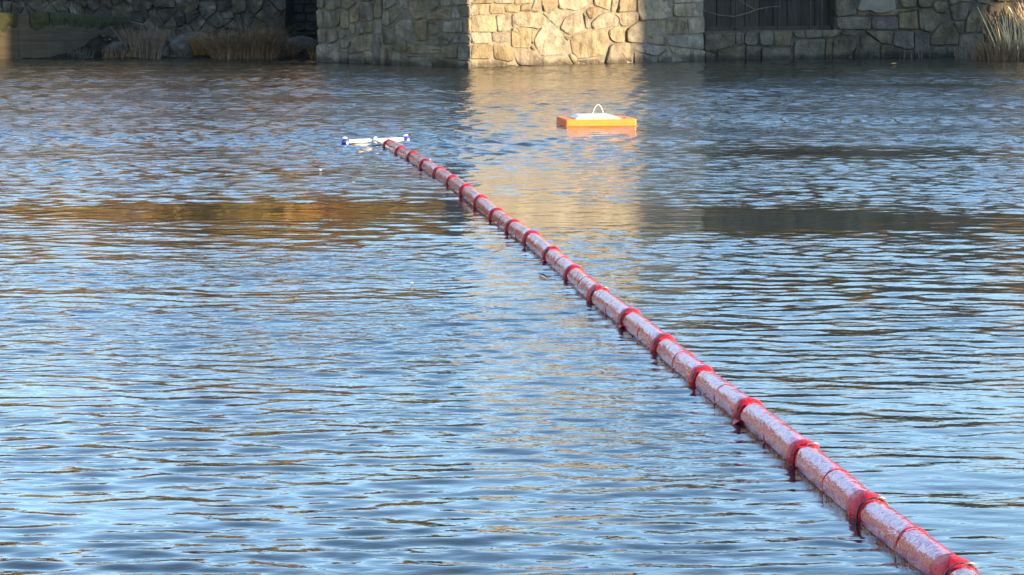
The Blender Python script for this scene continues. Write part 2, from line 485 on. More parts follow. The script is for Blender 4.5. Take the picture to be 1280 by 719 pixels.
def stone(parent, pl, P, mat, proud=None, gap=0.012, rough=1.0, name='stone'):
    if poly_area(P) < 0: P = P[::-1]
    if poly_area(P) < 0.004: return None
    # round the corners and break the edges
    Q = []
    n = len(P)
    for i in range(n):
        a, b, c = Vector(P[i-1]), Vector(P[i]), Vector(P[(i+1) % n])
        k1 = min(0.06, (a - b).length * 0.22); k2 = min(0.06, (c - b).length * 0.22)
        Q.append(tuple(b + (a - b).normalized() * k1)); Q.append(tuple(b + (c - b).normalized() * k2))
    Q = [(q[0] + rnd.gauss(0, 0.007) * rough, q[1] + rnd.gauss(0, 0.007) * rough) for q in Q]
    Q = inset(Q, gap)
    proud = proud if proud is not None else rnd.uniform(0.0, 0.035)
    cx = sum(q[0] for q in Q) / len(Q); cy = sum(q[1] for q in Q) / len(Q)
    size = math.sqrt(abs(poly_area(P)))
    tx, ty = rnd.gauss(0, 0.07) * rough, rnd.gauss(0, 0.07) * rough
    def hh(u, v, base): return base + (u - cx) * tx + (v - cy) * ty
    V = []; F = []
    m = len(Q)
    f = max(0.5, 1 - 0.045 / size)
    rings = [(1.0, -0.16, 0), (1.0, proud - 0.016, 1), (f, proud + 0.008, 1)]
    for s, h, tilt in rings:
        for q in Q:
            u = cx + (q[0] - cx) * s; v = cy + (q[1] - cy) * s
            hz = hh(u, v, h) if tilt else h
            if s < 1: hz += rnd.gauss(0, 0.012) * rough
            V.append(pl.w(u, v, hz))
    V.append(pl.w(cx + rnd.gauss(0, 0.12) * size, cy + rnd.gauss(0, 0.12) * size, proud + rnd.uniform(0.0, 0.03) * rough))
    for r in range(2):
        for i in range(m):
            j = (i + 1) % m
            F.append((r*m + i, r*m + j, (r+1)*m + j, (r+1)*m + i))
    for i in range(m):
        F.append((2*m + i, 2*m + (i+1) % m, 3*m))
    return meshobj(name, V, F, mat, parent, world=True)

def clip(P, a, b, c):      # keep a*x+b*y<=c
    out = []
    for i in range(len(P)):
        p, q = P[i], P[(i+1) % len(P)]
        dp, dq = a*p[0]+b*p[1]-c, a*q[0]+b*q[1]-c
        if dp <= 0: out.append(p)
        if dp * dq < 0:
            t = dp / (dp - dq); out.append((p[0] + (q[0]-p[0])*t, p[1] + (q[1]-p[1])*t))
    return out

def voronoi(u0, u1, v0, v1, cw, ch, seed, jit=0.42):
    """irregular rubble cells filling a rectangle of the wall plane"""
    r = random.Random(seed); S = []
    j = 0; v = v0 + ch / 2
    while v < v1 + ch:
        u = u0 + cw * r.uniform(0.1, 0.6); 
        while u < u1 + cw:
            S.append((u + r.uniform(-jit, jit) * cw, (v + r.uniform(-jit, jit) * ch)))
            u += cw * r.choice([0.7, 0.85, 1.0, 1.25, 1.5])
        v += ch; j += 1
    k = cw / ch
    cells = []
    for i, s in enumerate(S):
        P = [(u0, v0), (u1, v0), (u1, v1), (u0, v1)]
        for q in sorted(S, key=lambda q: (q[0]-s[0])**2 + ((q[1]-s[1])*k)**2)[1:16]:
            a, b = q[0]-s[0], (q[1]-s[1])*k*k
            c = (q[0]**2 - s[0]**2 + k*k*(q[1]**2 - s[1]**2)) / 2
            P = clip(P, a, b, c)
            if len(P) < 3: break
        if len(P) >= 3:
            # drop very short edges
            P2 = [p for i2, p in enumerate(P) if (Vector(p) - Vector(P[i2-1])).length > 0.05]
            if len(P2) >= 3: cells.append(P2)
    return cells

def px_polys(pl, ox, sc, lists):
    out = []
    for L in lists:
        out.append([pl.px(ox + L[i] / sc, L[i+1] / sc) for i in range(0, len(L), 2)])
    return out

C = G(587, 84.5); L_ = G(397, 77.5); R_ = G(880, 75.5)
plL = Plane(L_, C); plR = Plane(C, R_)
PIER_H = 7.2; SPLIT = 2.35

LIT_A = [[62,-60,280,-60,290,36,62,40],[290,-60,490,-60,495,36,295,36],[500,-60,690,-60,685,30,500,48],
 [62,44,247,44,252,147,62,157],[250,44,395,46,405,137,255,147],[402,55,480,42,560,46,548,122,408,133],[560,44,690,25,665,90,680,120,548,122],
 [715,-20,760,-5,775,60,750,122,690,119,668,85],[778,-60,930,-60,927,72,790,122,778,60],[930,-60,1215,-60,1235,60,1110,112,1000,92,935,82],
 [62,160,312,152,322,320,65,325],[316,152,467,138,472,312,328,320],[472,143,534,130,512,258,480,282],
 [536,128,760,123,852,210,752,292,690,277,513,264],[778,130,920,95,1012,107,1002,190,942,282,858,207],
 [1008,180,1120,118,1202,128,1264,292,1062,357,948,287],
 [65,326,272,322,267,430,68,438],[272,322,464,322,440,428,280,424],[468,292,515,268,672,283,667,482,473,472],
 [673,288,737,293,697,402,690,442,668,432],[758,290,800,210,870,228,1002,350,1052,532,780,572,700,440,703,380],
 [68,442,267,440,282,500,262,590,63,594],[288,438,400,430,492,488,497,612,440,622,298,590,288,500],
 [508,486,662,482,762,580,772,660,545,655,498,560],[668,438,702,450,722,512,668,492],
 [60,597,300,597,440,628,440,700,60,700],[783,580,1022,546,1092,640,1092,690,778,690],[1036,540,1088,533,1142,600,1120,690,1095,640],
 [1008,353,1052,360,1042,412,1013,390],[446,640,540,655,540,690,446,690]]
LIT_B = [[90,-60,282,-60,262,112,100,52],[280,-60,347,-60,332,90,268,127],[350,-60,530,-60,528,112,330,127,337,70],
 [68,227,140,158,210,118,290,138,347,190,352,262,90,292],[300,138,527,118,532,205,432,272,360,262,350,180],[15,115,70,58,152,105,60,202],
 [-10,130,10,125,62,215,80,292,20,302],[243,300,350,265,412,290,407,417,320,432,258,390],
 [-142,368,60,308,237,293,257,430,217,552,0,592,-60,592,-112,540],
 [536,-60,882,-60,887,90,842,187,560,207,530,150],[888,-60,1199,-60,1199,22,888,38],[888,42,1199,24,1199,168,898,168],
 [538,213,717,200,742,290,650,362,622,432,480,424,416,414,428,290],[723,200,842,188,1012,200,1032,337,800,352,738,280],
 [1026,190,1199,172,1199,333,1038,337],[638,380,660,352,812,358,827,462,638,432],[832,350,1199,336,1199,497,960,467,848,452],
 [248,470,290,433,472,427,487,640,205,640],[488,443,640,438,822,475,740,552,690,557,498,507],[498,520,602,547,550,650,494,650],
 [578,560,672,560,690,650,556,650],[748,560,832,485,882,560,880,650,725,650],[843,458,932,468,885,547],[940,478,1199,502,1199,650,892,650,892,560],
 [-80,600,140,585,170,660,-80,660]]
SH_C = [[50,-60,131,-60,127,82,50,87],[133,-60,292,-60,292,77,190,112,138,82],[293,-60,452,-60,442,42,360,102,298,77],
 [50,93,107,98,107,277,50,282],[108,98,182,130,207,282,108,287],[200,123,292,93,282,230,235,297,198,220],[298,98,367,113,367,292,284,282,290,200],
 [373,108,440,58,472,68,472,217,378,237],[478,18,602,18,622,202,478,227],[456,-60,606,-60,604,14,470,14],[608,-60,704,-60,704,182,623,192],
 [703,128,767,108,772,252,708,267],[708,-60,835,-60,835,52,718,107],
 [50,288,142,298,142,432,50,437],[143,298,252,293,272,402,148,442],[258,288,300,283,362,345,278,402],[368,243,427,248,427,352,373,342],
 [436,248,500,238,522,270,527,342,438,352],[528,213,612,213,607,327,533,337],[622,230,697,198,697,372,650,407,618,370],[698,283,824,268,837,442,713,447],
 [408,378,592,338,612,502,378,537,388,490],[285,408,370,358,407,400,370,482,298,482],[50,443,268,438,274,660,50,660],[272,488,362,488,362,660,272,660],
 [368,545,502,540,512,660,368,660],[516,510,606,508,606,660,516,660],[608,358,692,412,682,660,608,660],[688,450,742,470,742,660,688,660],[748,458,812,460,806,660,746,660]]
SH_D = [[12,80,90,58,132,120,60,222,12,252],[98,-60,209,-60,204,92,130,97],[213,-60,404,-60,382,172,270,202,208,100],[408,-60,506,-60,504,82,430,114],
 [510,-60,820,-60,820,42,518,72],[388,160,530,88,624,78,634,192,520,202,398,198],[633,78,692,58,717,182,638,192],[703,53,820,46,820,167,718,178],
 [62,255,130,203,242,193,258,407,72,418],[262,218,392,193,394,412,266,424],[398,208,504,208,504,347,402,349],[548,222,743,203,743,329,541,329],[747,188,820,173,820,334,751,334],
 [398,358,622,353,638,400,602,457,398,453],[652,368,720,343,820,341,820,434,650,434],[42,440,110,418,178,424,188,522,130,524,46,482],
 [188,433,534,468,534,534,186,544],[533,468,694,443,694,592,533,576],[698,441,820,438,820,606,702,606],[148,553,434,548,434,700,218,700,206,600],
 [433,560,692,592,692,700,436,700],[701,608,820,608,820,710,701,710],[132,598,202,586,219,642,200,700,140,700],[44,490,130,530,128,700,44,700]]
LEDGE_E = [[82,345,388,323,388,457,130,512,88,507],[393,328,480,323,488,444,393,449],[488,318,609,308,609,454,488,454],[634,308,774,303,774,459,634,454],
 [777,303,964,298,944,464,777,459],[967,303,1084,303,1084,384,987,384],[1087,298,1256,293,1256,379,1106,389],[212,500,494,455,494,640,205,640],
 [498,458,636,468,630,640,498,640],[652,482,949,478,954,640,652,640],[980,398,1284,386,1284,640,966,640],[932,462,960,387,988,400,960,474],[88,514,200,540,200,640,82,640],[140,514,204,503,204,536]]
LEDGE_F = [[57,298,254,293,244,342,160,374,57,378],[252,298,481,298,474,332,390,364,246,348],[91,391,163,386,153,640,88,640],[167,391,388,378,394,480,340,545,345,640,156,640],
 [440,365,480,338,562,380,638,435,638,640,552,640,440,468],[482,308,774,308,759,454,650,434,578,382],[777,328,842,303,974,318,979,494,900,494,768,454],
 [982,318,1134,318,1144,640,982,640],[645,453,802,470,860,520,860,640,643,640],[393,478,438,470,545,560,545,640,352,640],
 [198,173,549,168,549,292,208,292],[555,163,814,158,824,292,556,292],[818,118,1004,98,1024,292,828,292],
 [1028,88,1160,78,1244,140,1234,250,1150,334,1028,294],[1168,30,1262,22,1262,136,1178,112],[1148,350,1250,240,1370,238,1432,330,1424,452,1140,452],
 [196,-60,344,-60,344,78,404,92,404,152,198,167],[800,-60,1004,-60,1004,72,868,84],[1008,-60,1164,-60,1164,72,1018,74],
 [872,500,976,500,976,640,872,640],[1150,470,1300,460,1300,640,1150,640],[405,104,470,118,530,100,590,134,690,128,800,94,1010,82,1010,96,815,116,810,154,548,162,410,156]]
LEDGE_G = [[60,8,204,18,204,132,60,122],[212,60,320,18,424,28,384,202,250,212],[428,88,544,108,564,322,368,334,382,204],[468,-60,664,-60,602,42,478,22],
 [206,-60,460,-60,470,20,420,24,320,14,210,54],[606,46,790,20,790,330,604,330],[666,-60,960,-60,960,12,670,16],[794,20,960,18,960,330,794,330],[312,350,560,335,560,480,312,480],
 [566,334,790,334,790,480,566,480],[794,334,960,334,960,640,794,640],[186,470,560,484,560,640,186,640],[566,484,790,484,790,640,566,640],[250,220,364,210,364,330,320,346]]

pier = empty('stone_pier', (C.x, C.y, 0))
setp(pier, 'stone pier of a river wall, its right face sunlit cream, its left face in shade', 'pier')
for P in px_polys(plR, 580, 7.99, LIT_A) + px_polys(plR, 730, 7.99, LIT_B):
    stone(pier, plR, P, M['stone'], gap=0.006)
for P in px_polys(plL, 390, 7.99, SH_C) + px_polys(plL, 485, 7.99, SH_D):
    stone(pier, plL, P, M['stone'], gap=0.010)
def prism(name, pts, z0, z1, mat, parent):
    n = len(pts)
    V = [(p.x, p.y, z0) for p in pts] + [(p.x, p.y, z1) for p in pts]
    F = [tuple(reversed(range(n))), tuple(range(n, 2*n))] + [(i, (i+1) % n, n + (i+1) % n, n + i) for i in range(n)]
    return meshobj(name, V, F, mat, parent, world=True)
def pier_plan(off):
    # faces pushed back by off along their normals
    a = L_ - plL.n * off + plL.e * 0.03; c = C - (plL.n + plR.n).normalized() * off * 1.25; b = R_ - plR.n * off - plR.e * 0.03
    back = Vector((0, 11, 0))
    return [a, c, b, b + back, a + back]
prism('mortar_core', pier_plan(0.02), -1.6, SPLIT, M['mortar'], pier)
LOW_H = 3.5
prism('upper_masonry', pier_plan(0.0), SPLIT + 0.002, LOW_H, M['masonry'], pier)
up = [C, R_, R_ - plR.n * 1.3, C - plR.n * 1.3]
prism('parapet_wall', up, LOW_H + 0.002, PIER_H, M['masonry'], pier)
prism('coping', [C + plR.n * 0.06, R_ + plR.n * 0.06, R_ - plR.n * 1.36, C - plR.n * 1.36], PIER_H + 0.002, PIER_H + 0.22, M['stone'], pier)

# right wall with the recessed opening
RW0 = G(880, 75.2) ; RW1 = G(1280, 69.5)
plW = Plane(RW0, RW1)
rw = empty('river_wall', (RW0.x, RW0.y, 0))
setp(rw, 'shaded granite river wall with a stone ledge under a dark boarded opening', 'wall')
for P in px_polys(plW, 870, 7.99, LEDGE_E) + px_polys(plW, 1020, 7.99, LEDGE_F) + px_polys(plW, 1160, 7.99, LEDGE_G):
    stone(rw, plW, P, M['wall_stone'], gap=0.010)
ue, ve = plW.px(1044, 36)           # opening: right jamb and sill height
u_end = plW.px(1280, 40)[0]
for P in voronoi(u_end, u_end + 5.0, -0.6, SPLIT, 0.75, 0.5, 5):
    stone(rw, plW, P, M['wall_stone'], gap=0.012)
# plaster patch on the wall
PL = [405,102,440,20,470,-60,775,-60,795,92,690,126,590,132,530,97,470,116]
stone(rw, plW, px_polys(plW, 1020, 7.99, [PL])[0], M['plaster'], proud=0.05, gap=0.0, rough=0.4, name='render_patch')
def wall_box(name, u0, u1, z0, z1, h0, h1, mat, parent, pl=plW):
    V = [pl.w(u0, z0, h0), pl.w(u1, z0, h0), pl.w(u1, z0, h1), pl.w(u0, z0, h1), pl.w(u0, z1, h0), pl.w(u1, z1, h0), pl.w(u1, z1, h1), pl.w(u0, z1, h1)]
    return meshobj(name, V, [(0,1,2,3),(7,6,5,4),(4,5,1,0),(5,6,2,1),(6,7,3,2),(7,4,0,3)], mat, parent, world=True)
wall_box('mortar_core', 0.02, ue, -1.6, ve - 0.03, -1.2, -0.05, M['earth_mortar'], rw)
wall_box('mortar_core', ue + 0.002, 30, -1.6, SPLIT, -1.2, -0.05, M['earth_mortar'], rw)
wall_box('upper_masonry', ue + 0.002, 30, SPLIT + 0.002, 6.5, -1.2, 0.0, M['dark_masonry'], rw)
wall_box('upper_masonry', 0.02, ue, 3.0, 6.5, -1.2, -0.0, M['dark_masonry'], rw)
# boarded opening
REC = -0.42
nb = 9
for i in range(nb):
    a = 0.12 + (ue - 0.14) * i / nb; b = 0.12 + (ue - 0.14) * (i + 1) / nb
    wall_box('plank', a + 0.012, b - 0.012, ve - 0.02, 3.05, REC - 0.06, REC + rnd.uniform(-0.012, 0.012), M['plank'], rw)
wall_box('sill_beam', 0.05, ue - 0.03, ve - 0.025, ve + 0.09, REC + 0.02, REC + 0.2, M['plank'], rw)
wall_box('jamb', 0.06, 0.17, ve - 0.02, 3.04, REC + 0.0, REC + 0.10, M['iron'], rw)
for xb in (923, 977, 1016, 1030):
    ub = plW.px(xb, 20)[0]
    wall_box('iron_bar', ub - 0.02, ub + 0.02, ve - 0.02, 3.04, REC + 0.21, REC + 0.25, M['iron'], rw)

# ---- left wall of dark fieldstone, with the black gap beside the pier
plF = Plane(Vector((-26, 89.5, 0)), Vector((-5.6, 88.0, 0)))
u355 = plF.px(357, 30)[0]
u0 = plF.px(-60, 30)[0]
lw = empty('fieldstone_wall', tuple(plF.A + plF.e * u355))
setp(lw, 'dark rubble fieldstone wall in shade behind the dry grass shore', 'wall')
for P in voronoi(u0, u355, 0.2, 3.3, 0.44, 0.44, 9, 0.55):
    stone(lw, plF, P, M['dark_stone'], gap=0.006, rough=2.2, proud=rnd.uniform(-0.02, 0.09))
wall_box('mortar_core', -2, u355 - 0.01, -1, 3.3, -1.4, -0.025, M['earth_mortar'], lw, plF)
wall_box('upper_masonry', -2, u355 - 0.01, 3.302, 4.2, -1.4, 0.0, M['dark_masonry'], lw, plF)
# back of the gap: courses of black stone
ug = plF.px(400, 30)[0] + 0.5
for k in range(11):
    z0 = 0.1 + k * 0.3
    uu = u355 + 0.02 - (k % 2) * 0.0
    while uu < ug:
        w_ = rnd.uniform(0.35, 0.7)
        stone(lw, Plane(plF.A - plF.n * 1.6, plF.A - plF.n * 1.6 + plF.e), [(uu, z0), (min(uu + w_, ug), z0), (min(uu + w_, ug), z0 + 0.3), (uu, z0 + 0.3)], M['dark_mortar'], gap=0.015, proud=0.0)
        uu += w_
wall_box('gap_back', u355 - 0.6, ug + 0.2, -1, 4.2, -2.1, -1.7, M['dark_mortar'], lw, plF)

# ---- concrete retaining block on the left shore
cb = empty('concrete_retaining_wall', tuple(G(60, 73)))
setp(cb, 'low board marked concrete retaining wall with moss along its top', 'retaining wall')
A = G(-60, 74.5); B = G(62, 73.5); D = G(128, 71.5) + Vector((0.5, 2.2, 0))
plA = Plane(A, B); plB = Plane(B, D)
zt = plA.px(40, 17.5)[1]; zt2 = plA.px(100, 20)[1]
body = []
pts = [A, B, D, D + Vector((-1.2, 0.6, 0)), A + Vector((0, 3.4, 0))]
ztops = [zt - 0.05, zt, zt - 0.22, zt - 0.22, zt - 0.05]
n = len(pts)
V = [(p.x, p.y, -1.2) for p in pts] + [(p.x, p.y, z) for p, z in zip(pts, ztops)]
meshobj('body', V, [tuple(reversed(range(n))), tuple(range(n, 2*n))] + [(i, (i+1) % n, n + (i+1) % n, n + i) for i in range(n)], M['concrete'], cb, world=True)
for zc in (0.35, 0.72):
    for pl, ul in ((plA, plA.len), (plB, plB.len)):
        wall_box('shutter_mark', 0.0, ul, zc, zc + 0.025, -0.02, 0.012, M['concrete'], cb, pl)
wall_box('buttress', plA.px(28, 40)[0] - 0.12, plA.px(28, 40)[0] + 0.22, -1, zt - 0.02, -0.05, 0.02, M['concrete'], cb, plA)
# moss mat hanging over the top edge
def moss(name, pl, u0, u1, ztop0, ztop1, drop, seed):
    r = random.Random(seed); V = []; F = []
    N = max(8, int((u1 - u0) / 0.06)); rows = 5
    for i in range(N + 1):
        t = i / N; u = u0 + (u1 - u0) * t; zt_ = ztop0 + (ztop1 - ztop0) * t
        dr = drop * (0.75 + 0.35 * mnoise.noise((u * 1.7, seed, 0)) + 0.25 * mnoise.noise((u * 7, seed, 3)))
        prof = [(-0.9, 0.03), (-0.02, 0.06), (0.045, 0.02), (0.05, -dr * 0.55), (0.012, -dr)]
        for h, z in prof:
            V.append(pl.w(u, zt_ + z + mnoise.noise((u * 9, z * 9, seed)) * 0.02, h + mnoise.noise((u * 8, z * 8, seed + 5)) * 0.015))
    for i in range(N):
        for k in range(rows - 1):
            a = i * rows + k; b = a + rows
            F.append((a, a + 1, b + 1, b))
    return meshobj(name, V, F, M['moss'], cb, world=True, smooth=True)
um = plA.px(28, 40)[0]
moss('moss', plA, 0.1, um - 0.15, zt - 0.04, zt - 0.01, 0.55, 1)
moss('moss', plA, um + 0.25, plA.len, zt - 0.005, zt, 0.55, 2)
moss('moss', plB, 0.0, plB.len, zt, zt - 0.22, 0.45, 3)

# ---- terrain: shore, far bank, right bank
def terrain(name, x0, x1, y0, y1, nx, ny, fn, mat):
    V = []; F = []
    for j in range(ny + 1):
        for i in range(nx + 1):
            x = x0 + (x1 - x0) * i / nx; y = y0 + (y1 - y0) * j / ny
            V.append((x, y, fn(x, y)))
    for j in range(ny):
        for i in range(nx):
            a = j * (nx + 1) + i
            F.append((a, a + 1, a + nx + 2, a + nx + 1))
    o = meshobj(name, V, F, mat, smooth=True); setp(o, kind='structure'); return o
SH0 = G(250, 73).y
def shore_h(x, y):
    e = SH0 + 0.35 * math.sin(x * 0.9) + 0.25 * math.sin(x * 2.3 + 1)
    z = (y - e) * 0.11
    z = min(z, 0.55)
    bump_ = mnoise.noise((x * 1.3, y * 1.3, 0)) * 0.14 + mnoise.noise((x * 4, y * 4, 2)) * 0.06
    hump = 0.45 * math.exp(-((x + 13.2) / 1.3) ** 2 - ((y - e - 1.6) / 1.2) ** 2)
    return max(z, -0.8) + bump_ * (1 if z > -0.3 else 0) + hump
terrain('shore', -34, -3.2, SH0 - 1.5, 91.0, 130, 50, shore_h, M['soil'])
def bank_h(x, y):
    return 3.4 + (y - 90) * 0.02 + mnoise.noise((x * 0.08, y * 0.08, 4)) * 0.6
terrain('far_bank', -400, 400, 90.6, 900, 60, 50, lambda x, y: bank_h(x, y), M['grass'])
terrain('left_bank', -130, -23.5, 6, 95, 30, 24, lambda x, y: min(1.2, (-24.2 - x) * 0.25), M['grass'])
terrain('bank_slope', 24, 130, 6, 95, 30, 24, lambda x, y: min(1.4, (x - 26) * 0.25), M['grass'])

# boulders on the shore
def shore_pt(px, py):
    d = ray(px, py); o = Vector((0, 0, CAM_H)); t = 60.0
    while t < 110:
        p = o + d * t
        if p.y > SH0 - 1.4 and p.z <= shore_h(p.x, p.y): break
        t += 0.05
    p.z = shore_h(p.x, p.y); return tuple(p)
def boulder(px, py, r, zoff, seed, label):
    p = Vector(shore_pt(px, py))
    bm = bmesh.new(); bmesh.ops.create_icosphere(bm, subdivisions=2, radius=1)
    for v in bm.verts:
        d = 1 + 0.28 * mnoise.noise(v.co * 1.3 + Vector((seed, 0, 0))) + 0.1 * mnoise.noise(v.co * 3 + Vector((0, seed, 0)))
        v.co = Vector((v.co.x * r * 1.35, v.co.y * r, v.co.z * r * 0.75)) * d
    me = bpy.data.meshes.new('boulder'); bm.to_mesh(me); bm.free(); me.materials.append(M['dark_stone'])
    o = bpy.data.objects.new('boulder', me); COL.objects.link(o)
    o.location = (p.x, p.y, shore_h(p.x, p.y) + zoff)
    setp(o, label, 'boulder', 'boulders along the shore')
boulder(243, 67, 0.75, 0.15, 3, 'wide dark boulder on the shore between the grass tufts')
boulder(150, 68, 0.40, 0.1, 5, 'small dark boulder beside the end of the concrete retaining wall')
boulder(205, 69, 0.35, 0.05, 8, 'low dark stone just past the upright grass tuft')
boulder(345, 71, 0.4, 0.05, 11, 'dark stone at the foot of the drooping grass tuft')
boulder(378, 66, 0.45, 0.2, 13, 'squared pale stone in the mouth of the black gap')

# grass tufts
def tuft(name, base, n, h, spread, lean, mat, label, cat, group, seed, width=0.012, droop=0.5, sx=1.0):
    r = random.Random(seed); V = []; F = []
    for i in range(n):
        a = r.uniform(0, 6.283); q = math.sqrt(r.random()) * spread
        bx_, by_ = math.cos(a) * q * sx, math.sin(a) * q * 0.6
        hh = h * r.uniform(0.55, 1.05)
        dirx = math.cos(a) * 0.35 * r.random() + lean[0] + r.gauss(0, 0.12); diry = math.sin(a) * 0.3 * r.random() + lean[1] + r.gauss(0, 0.1)
        w = width * r.uniform(0.7, 1.4)
        wa = r.uniform(0, 3.14); wx, wy = math.cos(wa) * w, math.sin(wa) * w
        dr = droop * r.uniform(0.3, 1.3)
        b0 = len(V)
        for k in range(5):
            t = k / 4
            x = bx_ + dirx * hh * (t + dr * t * t); y = by_ + diry * hh * (t + dr * t * t); z = hh * (t - 0.45 * dr * t * t * t) - 0.08 * (1 - t)
            ww = 1 - 0.75 * t
            V.append((x - wx * ww, y - wy * ww, z)); V.append((x + wx * ww, y + wy * ww, z))
        for k in range(4):
            F.append((b0 + 2*k, b0 + 2*k + 1, b0 + 2*k + 3, b0 + 2*k + 2))
    o = meshobj(name, V, F, mat, loc=base)
    setp(o, label, cat, group); return o
tg = 'dry grass tufts on the shore'
tuft('grass_tuft', shore_pt(180, 70), 420, 1.1, 0.55, (0.02, -0.05), M['dry_grass'], 'upright tan grass tuft next to the concrete retaining wall', 'grass', tg, 1)
tuft('grass_tuft', shore_pt(206, 69), 160, 0.95, 0.2, (0.0, -0.05), M['dry_grass'], 'narrow upright grass tuft beside the broad tan one', 'grass', tg, 2)
tuft('grass_tuft', shore_pt(285, 72), 520, 1.15, 0.55, (0.02, -0.15), M['dry_grass'], 'drooping brown grass tuft hanging over the water', 'grass', tg, 3, droop=1.1)
tuft('grass_tuft', shore_pt(326, 72.5), 620, 1.5, 0.55, (0.05, -0.15), M['dry_grass'], 'tallest shaggy brown grass tuft bending right over the shore', 'grass', tg, 4, droop=1.1)
tuft('grass_tuft', shore_pt(405, 75.5), 220, 0.7, 0.4, (0.1, -0.1), M['dry_grass'], 'thin grass tuft at the foot of the pier beside the black gap', 'grass', tg, 5)
tuft('grass_tuft', shore_pt(100, 73), 90, 0.42, 0.45, (0.05, -0.1), M['twig'], 'sparse dead stalks below the concrete retaining wall', 'grass', tg, 6, droop=0.9)
tuft('grass_tuft', shore_pt(228, 70), 120, 0.45, 0.5, (0.05, -0.15), M['dry_grass'], 'low matted brown grass tuft in front of the wide boulder', 'grass', tg, 21, droop=1.3)
tuft('grass_tuft', shore_pt(150, 71), 160, 0.5, 0.6, (0.1, -0.1), M['dry_grass'], 'low sprawling grass tuft between the concrete wall and the upright tuft', 'grass', tg, 22, droop=1.2)
tuft('grass_tuft', shore_pt(262, 66), 260, 1.0, 0.5, (-0.05, -0.1), M['dry_grass'], 'brown grass tuft leaning against the fieldstone wall', 'grass', tg, 23, droop=1.0)
tuft('grass_tuft', shore_pt(352, 71), 300, 1.0, 0.45, (0.12, -0.12), M['dry_grass'], 'bent brown grass tuft in front of the black gap', 'grass', tg, 24, droop=1.2)
# leaf litter on the shore
r = random.Random(77); V = []; F = []
for k in range(1500):
    p = Vector(shore_pt(r.uniform(-40, 400), r.uniform(66, 75))) if k < 60 else Vector((r.uniform(-18, -5), SH0 + abs(r.gauss(0, 2.2)) + 0.2, 0))
    p.z = shore_h(p.x, p.y) + 0.015
    if p.z < 0.02: continue
    w = r.uniform(0.03, 0.09); a = r.uniform(0, 6.28); k0 = len(V); ca, sa = math.cos(a) * w, math.sin(a) * w
    V += [(p.x - ca, p.y - sa, p.z), (p.x + sa * 0.6, p.y - ca * 0.6, p.z + r.uniform(0, 0.03)), (p.x + ca, p.y + sa, p.z + r.uniform(0, 0.05)), (p.x - sa * 0.6, p.y + ca * 0.6, p.z + r.uniform(0, 0.03))]
    F += [(k0, k0 + 1, k0 + 2), (k0, k0 + 2, k0 + 3)]
setp(meshobj('leaf_litter', V, F, M['dry_grass']), 'fallen brown leaves and stalks scattered over the dark shore', 'leaf litter', kind='stuff')
# reeds at the foot of the right wall
rg = 'reeds at the foot of the river wall'
def reed_wall(px, h):
    u, v = plW.px(px, 70); p = plW.w(u, 0, h); return (p.x, p.y, -0.15)
def reed_pt(px, py):
    p = G(px, py); return (p.x, p.y, -0.15)
tuft('reed_clump', reed_wall(1262, 0.45), 150, 1.9, 0.55, (-0.10, -0.02), M['reed'], 'tall straw coloured reed clump catching the sun by the wall', 'reeds', rg, 7, width=0.026, droop=0.22)
tuft('reed_clump', reed_wall(1298, 0.55), 190, 2.2, 0.6, (-0.16, -0.02), M['reed'], 'broad leaning reed clump at the water edge outside the tall clump', 'reeds', rg, 8, width=0.028, droop=0.22)
tuft('reed_clump', reed_pt(1252, 75), 420, 0.85, 0.75, (-0.04, -0.02), M['dry_grass'], 'dense low brown reeds in front of the tall clump', 'reeds', rg, 12, width=0.018, droop=0.3)
tuft('reed_clump', reed_pt(1212, 73), 120, 0.62, 0.5, (0.02, -0.02), M['dry_grass'], 'short thin brown reeds in shade beside the tall clump', 'reeds', rg, 9, droop=0.3)
tuft('reed_clump', reed_pt(1145, 72), 14, 0.8, 0.7, (0.0, 0.0), M['dry_grass'], 'few single stalks standing against the wall', 'reeds', rg, 10, droop=0.2)

# bare branch in front of the boarded opening
br = MB()
def wpt(x, y, h): 
    u, v = plW.px(x, y); return plW.w(u, v, h)
hb = REC + 0.30
br.tube([wpt(884, 14, hb), wpt(900, 19, hb), wpt(920, 21, hb), wpt(938, 16, hb), wpt(948, 12, hb), wpt(962, 9, hb), wpt(978, 8, hb)], [0.012, 0.016, 0.02, 0.02, 0.018, 0.014, 0.008], 6)
br.tube([wpt(923, -2, hb), wpt(935, 6, hb), wpt(946, 12, hb)], [0.01, 0.012, 0.014], 6)
br.tube([wpt(961, 9, hb), wpt(959, 16, hb)], [0.01, 0.006], 5)
br.tube([wpt(884, 14, hb), wpt(872, 9, 0.1), wpt(868, 4, 0.12)], [0.012, 0.012, 0.01], 6)
o = br.build('bare_branch', M['twig'], smooth=True)
setp(o, 'thin pale bare branch across the dark boarded opening', 'branch')

